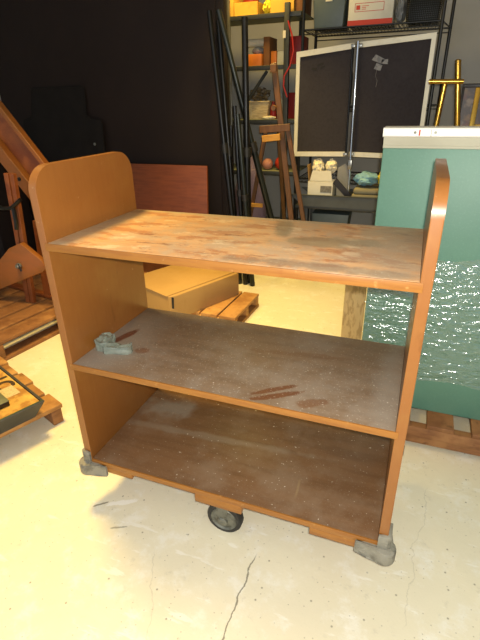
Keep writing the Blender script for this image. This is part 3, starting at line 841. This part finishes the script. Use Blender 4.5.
# ------------------------------------------------------------------ brass easel and framed picture at far right
br = thing('brass_easel', 'tall shiny brass tube stand behind the green panel', 'stand', (0, 2.2, 0))
B().tube([(1.316, 0, 0.004), (1.073, 0, 1.536)], .0165, 16).build('upright', 'brass', br)
B().tube([(.935, -.030, 1.442), (1.118, -.030, 1.437)], .013, 14).build('crossbar', 'brass', br)
B().tube([(.945, .002, 0.003), (1.022, .002, 1.428)], .015, 14).build('slanted_tube', 'brass', br)
B().lathe([(.0175, 0), (.0175, .008), (.010, .014)], (1.0726, 0, 1.536), 'z', 16).build('end_cap', 'brass', br)
pf = thing('framed_picture', 'dark framed picture with gold liner leaning at the right behind the green panel', 'picture', (1.128, 2.34, 0))
pf.rotation_euler = (R(-2.6), 0, 0)
fr = B()
W_, H_ = .62, 1.432
for a, c in (((0, 0), (W_, .03)), ((0, H_ - .022), (W_, H_)), ((0, .03), (.014, H_ - .022)), ((W_ - .014, .03), (W_, H_ - .022))):
    fr.box((a[0], 0, a[1]), (c[0], .03, c[1]), .003)
fr.build('outer_frame', 'dark_frame', pf)
B().box((.014, .014, .03), (W_ - .014, .022, H_ - .022)).build('picture_sheet', 'picture', pf)
fr = B()
for a, c in (((.075, .3), (.105, H_ - .022)), ((W_ - .105, .3), (W_ - .075, H_ - .022)), ((.105, .3), (W_ - .105, .33)), ((.105, 1.18), (W_ - .105, 1.205))):
    fr.box((a[0], .006, a[1]), (c[0], .0138, c[1]), .002)
fr.build('gold_liner', 'brass', pf)
B().box((.106, .010, .332), (W_ - .106, .0136, 1.178)).build('inner_sheet', 'dark_grey', pf)
# support block behind it so that it leans on something real
tag(B().box((0, 0, 0), (.7, .35, 1.18), .006).build('storage_cabinet', 'tote', None, (1.13, 2.455, 0)), 'grey cabinet behind the framed picture at far right', 'cabinet')

# ------------------------------------------------------------------ left: loom frame on a pallet
pallet('wooden_pallet', 'brown wooden pallet under the tilted wooden loom frame', (-2.21, .80, 0), R(-8.1), 7, .128, .024, 1.35, .13, 'pallet', (.0, .62, 1.31), ends=.0)
lf = thing('loom_frame', 'tilted reddish wooden loom frame with bolted rails on a pallet at left', 'loom', (0, 0, .1345))
zo = -.1345
d = Vector((.62, 0, -.785)); n = Vector((.785, 0, .62))
def lp(s, t_, y):
    """s along the slope, t_ below the upper edge"""
    o = Vector((-1.428, 0, 1.357)) + d * s - n * t_
    return Vector((o.x, y, o.z + zo))
B().bar(lp(-.75, .024, 1.335), lp(.62, .024, 1.335), .045, .030, tuple(n), .003).build('top_rail', 'loom_light', lf)
B().bar(lp(-.75, .115, 1.36), lp(.60, .115, 1.36), .03, .155, tuple(n), .003).build('sloped_board', 'loom_wood', lf)
B().bar(lp(-.75, .235, 1.33), lp(.62, .235, 1.33), .06, .085, tuple(n), .003).build('lower_rail', 'loom_light', lf)
for s in (.08, .34):
    c = lp(s, .235, 1.30)
    B().lathe([(.008, -.008), (.012, -.006), (.012, .002)], tuple(c), 'y', 12).build('bolt', 'black_metal', lf)
# slotted upright
for nm, x0, x1, y in (('slotted_upright', -1.44, -1.355, 1.20),):
    b = B()
    b.bar((-1.455, y, .0), (-1.385, y, .86), .033, .03, (0, 1, 0), .002)
    b.bar((-1.418, y, .0), (-1.340, y, .86), .030, .03, (0, 1, 0), .002)
    b.build(nm, 'loom_wood', lf)
B().bar((-1.375, 1.30, 0), (-1.33, 1.30, .55), .055, .03, (0, 1, 0), .002).build('short_upright', 'loom_wood', lf)
hexp = [(-1.45, .535), (-1.345, .577), (-1.202, .478), (-1.175, .43), (-1.215, .395), (-1.63, .232), (-1.78, .13), (-1.88, .13), (-1.66, .36)]
B().prism([(x, z + zo + .0005) for x, z in hexp], 1.135, 1.172, 'xz', .003).build('gusset_plate', 'loom_light', lf)
B().lathe([(.010, -.03), (.014, -.026), (.014, -.018), (.020, -.014), (.020, .0)], (-1.39, 1.135, .425 + zo), 'y', 14).build('wing_bolt', 'steel', lf)
B().bar((-1.385, 1.118, .44 + zo), (-1.366, 1.114, .395 + zo), .012, .008, (0, 1, 0)).build('wing_nut', 'black_metal', lf)
B().bar((-1.72, 1.15, 0), (-1.60, 1.36, 1.30), .07, .03, (0, 1, 0), .002).build('rear_upright', 'loom_wood', lf)
B().tube([(-1.56, 1.175, .815 + zo), (-1.46, 1.165, .785 + zo), (-1.38, 1.165, .79 + zo), (-1.30, 1.175, .845 + zo)], .013, 8).build('iron_strap', 'black_metal', lf)
B().tube([(-1.365, 1.166, .79 + zo), (-1.362, 1.16, .70 + zo), (-1.372, 1.16, .66 + zo)], .013, 8).build('iron_hook', 'black_metal', lf)
B().bar((-1.18, 1.27, .012), (-1.95, 1.42, .012), .05, .022, (0, 0, 1), .002).build('foot_rail', 'loom_wood', lf)
b = B()
random.seed(3)
for k in range(9):
    p = [(-1.60 + random.uniform(-.06, .08), 1.12 + random.uniform(-.01, .008), .56 + zo + random.uniform(-.05, .10)) for _ in range(4)]
    b.tube(p, .007, 6)
b.build('rope_ends', 'rope', lf)

t = thing('dark_filler', 'dark block added to darken the gap behind the loom frame at far left', 'crate', (-3.05, 1.80, 0))  # added block, covers the pale wall so the far left reads dark
B().box((0, 0, 0), (.78, .38, 1.02), .006).build('filler_body', 'partition', t)
B().box((-.008, -.008, 1.0205), (.788, .388, 1.05), .004).build('filler_lid', 'partition_edge', t)

# near left pallet with a tray
ea = math.atan2(-.249, .651)     # the plank ends run along this direction
pn = thing('wooden_pallet', 'small warm brown slatted pallet under the dark tray at left', 'pallet', (-.457, .355, 0), ea)
# local -x goes back to the left along the plank ends, -y towards the camera along the planks
pw, gp_ = .128, .018
for i in range(5):
    x1 = -i * (pw + gp_)
    B().box((x1 - pw, -.72, .078), (x1, -.004 - .012 * (i % 2), .100), .004).build('deck_board', 'pallet_light', pn)
for y in (-.062, -.40, -.70):
    B().box((-.70, y, .0), (-.004, y + .05, .0775), .003).build('stringer', 'pallet', pn)
ty = thing('sign_tray', 'shallow dark tray with a yellow lettered sheet on the slatted pallet at left', 'tray', (-.457, .355, .1005), ea)
TX0, TX1, TY0, TY1 = -.50, .045, -.66, -.095
b = B()
def loop(ins, z):
    return [b.bm.verts.new(v) for v in ((TX0 + ins, TY0 + ins, z), (TX1 - ins, TY0 + ins, z), (TX1 - ins, TY1 - ins, z), (TX0 + ins, TY1 - ins, z))]
loops = [loop(.042, 0), loop(.002, .080), loop(0, .086), loop(.003, .090), loop(.011, .090), loop(.013, .074), loop(.05, .012)]
for A_, B_ in zip(loops, loops[1:]):
    for k in range(4):
        b.bm.faces.new((A_[k], A_[(k + 1) % 4], B_[(k + 1) % 4], B_[k]))
b.bm.faces.new(loops[0][::-1]); b.bm.faces.new(loops[-1])
b.build('tray_body', 'tray_dark', ty, None, False)
sh = B().box((TX0 + .0145, TY0 + .0145, .076), (TX1 - .0145, TY1 - .0145, .0838)).build('lettered_sheet', 'yellow_sheet', ty)
B().box((TX1 - .009, TY0 + .004, .0903), (TX1 - .0035, TY1 - .004, .0920), .0006).build('green_edge', 'tray_green', ty)
B().box((-.195, -.215, .0841), (-.105, -.135, .0852)).build('paper_ticket', 'ticket', sh)
def letter(ch, size, loc, rz):
    cu = bpy.data.curves.new('letter', 'FONT')
    cu.body = ch
    cu.size = size
    cu.extrude = .0006
    cu.offset = .004
    tmp = bpy.data.objects.new('tmp', cu)
    COL.objects.link(tmp)
    dg = bpy.context.evaluated_depsgraph_get()
    me = bpy.data.meshes.new_from_object(tmp.evaluated_get(dg))
    bpy.data.objects.remove(tmp)
    me.materials.clear()
    me.materials.append(M['ink'])
    o = bpy.data.objects.new('letter', me)
    COL.objects.link(o)
    o.parent = sh
    o.location = loc
    o.rotation_euler = (0, 0, rz)
for ch, x, y in (('I', -.305, -.195), ('C', -.262, -.195)):
    letter(ch, .11, (x, y, .0842), 0)
bk = thing('small_book', 'small olive grey book with dark edges lying on the yellow sheet in the tray', 'book', (-.668, .142, .1852), ea)
B().box((-.08, -.065, 0), (.08, .065, .022), .002).build('page_block', 'dark_frame', bk)
B().box((-.081, -.066, .0222), (.081, .066, .0255), .001).build('cover', 'book_green', bk)

# ------------------------------------------------------------------ camera
pitch, yaw, roll = .450766, .374411, -.021474
cy, sy, cp, sp = math.cos(yaw), math.sin(yaw), math.cos(pitch), math.sin(pitch)
f = Vector((-sy * cp, cy * cp, -sp)); r0 = Vector((cy, sy, 0)); u0 = r0.cross(f)
rr = r0 * math.cos(roll) + u0 * math.sin(roll)
uu = -r0 * math.sin(roll) + u0 * math.cos(roll)
cam = bpy.data.cameras.new('camera')
cam.sensor_fit = 'VERTICAL'
cam.sensor_height = 36
cam.lens = 454.87 / 640 * 36
cam.clip_start = .02
co = bpy.data.objects.new('camera', cam)
mw = Matrix((rr, uu, -f)).transposed().to_4x4()
mw.translation = (.9719, -.9802, 1.3686)
co.matrix_world = mw
COL.objects.link(co)
scene.camera = co

# ------------------------------------------------------------------ light
def lamp(name, kind, loc, energy, col, **kw):
    l = bpy.data.lights.new(name, kind)
    l.energy = energy
    l.color = col
    for k, v in kw.items():
        setattr(l, k, v)
    o = bpy.data.objects.new(name, l)
    o.location = loc
    COL.objects.link(o)
    return o
WARM = (1.0, .69, .19)
lamp('ceiling_downlight', 'SPOT', (-.65, .50, 2.85), 285, WARM, spot_size=R(74), spot_blend=1.0, shadow_soft_size=.28)
lamp('rear_downlight', 'SPOT', (-.05, 2.05, 2.85), 235, WARM, spot_size=R(70), spot_blend=1.0, shadow_soft_size=.14)
lamp('shelf_lamp', 'AREA', (-.42, 2.72, 2.55), 11, WARM, shape='DISK', size=.25)
lamp('camera_flash', 'POINT', (.992, -.985, 1.40), 76, (1.0, .96, .86), shadow_soft_size=.012)
w = bpy.data.worlds.new('world')
w.use_nodes = True
w.node_tree.nodes['Background'].inputs[0].default_value = (.75, .85, 1, 1)
w.node_tree.nodes['Background'].inputs[1].default_value = .6
scene.world = w
vs = scene.view_settings
scene.display_settings.display_device = 'sRGB'
vs.view_transform = 'Standard'
vs.look = 'None'
vs.exposure = 0.52
vs.gamma = 1
vs.use_curve_mapping = False
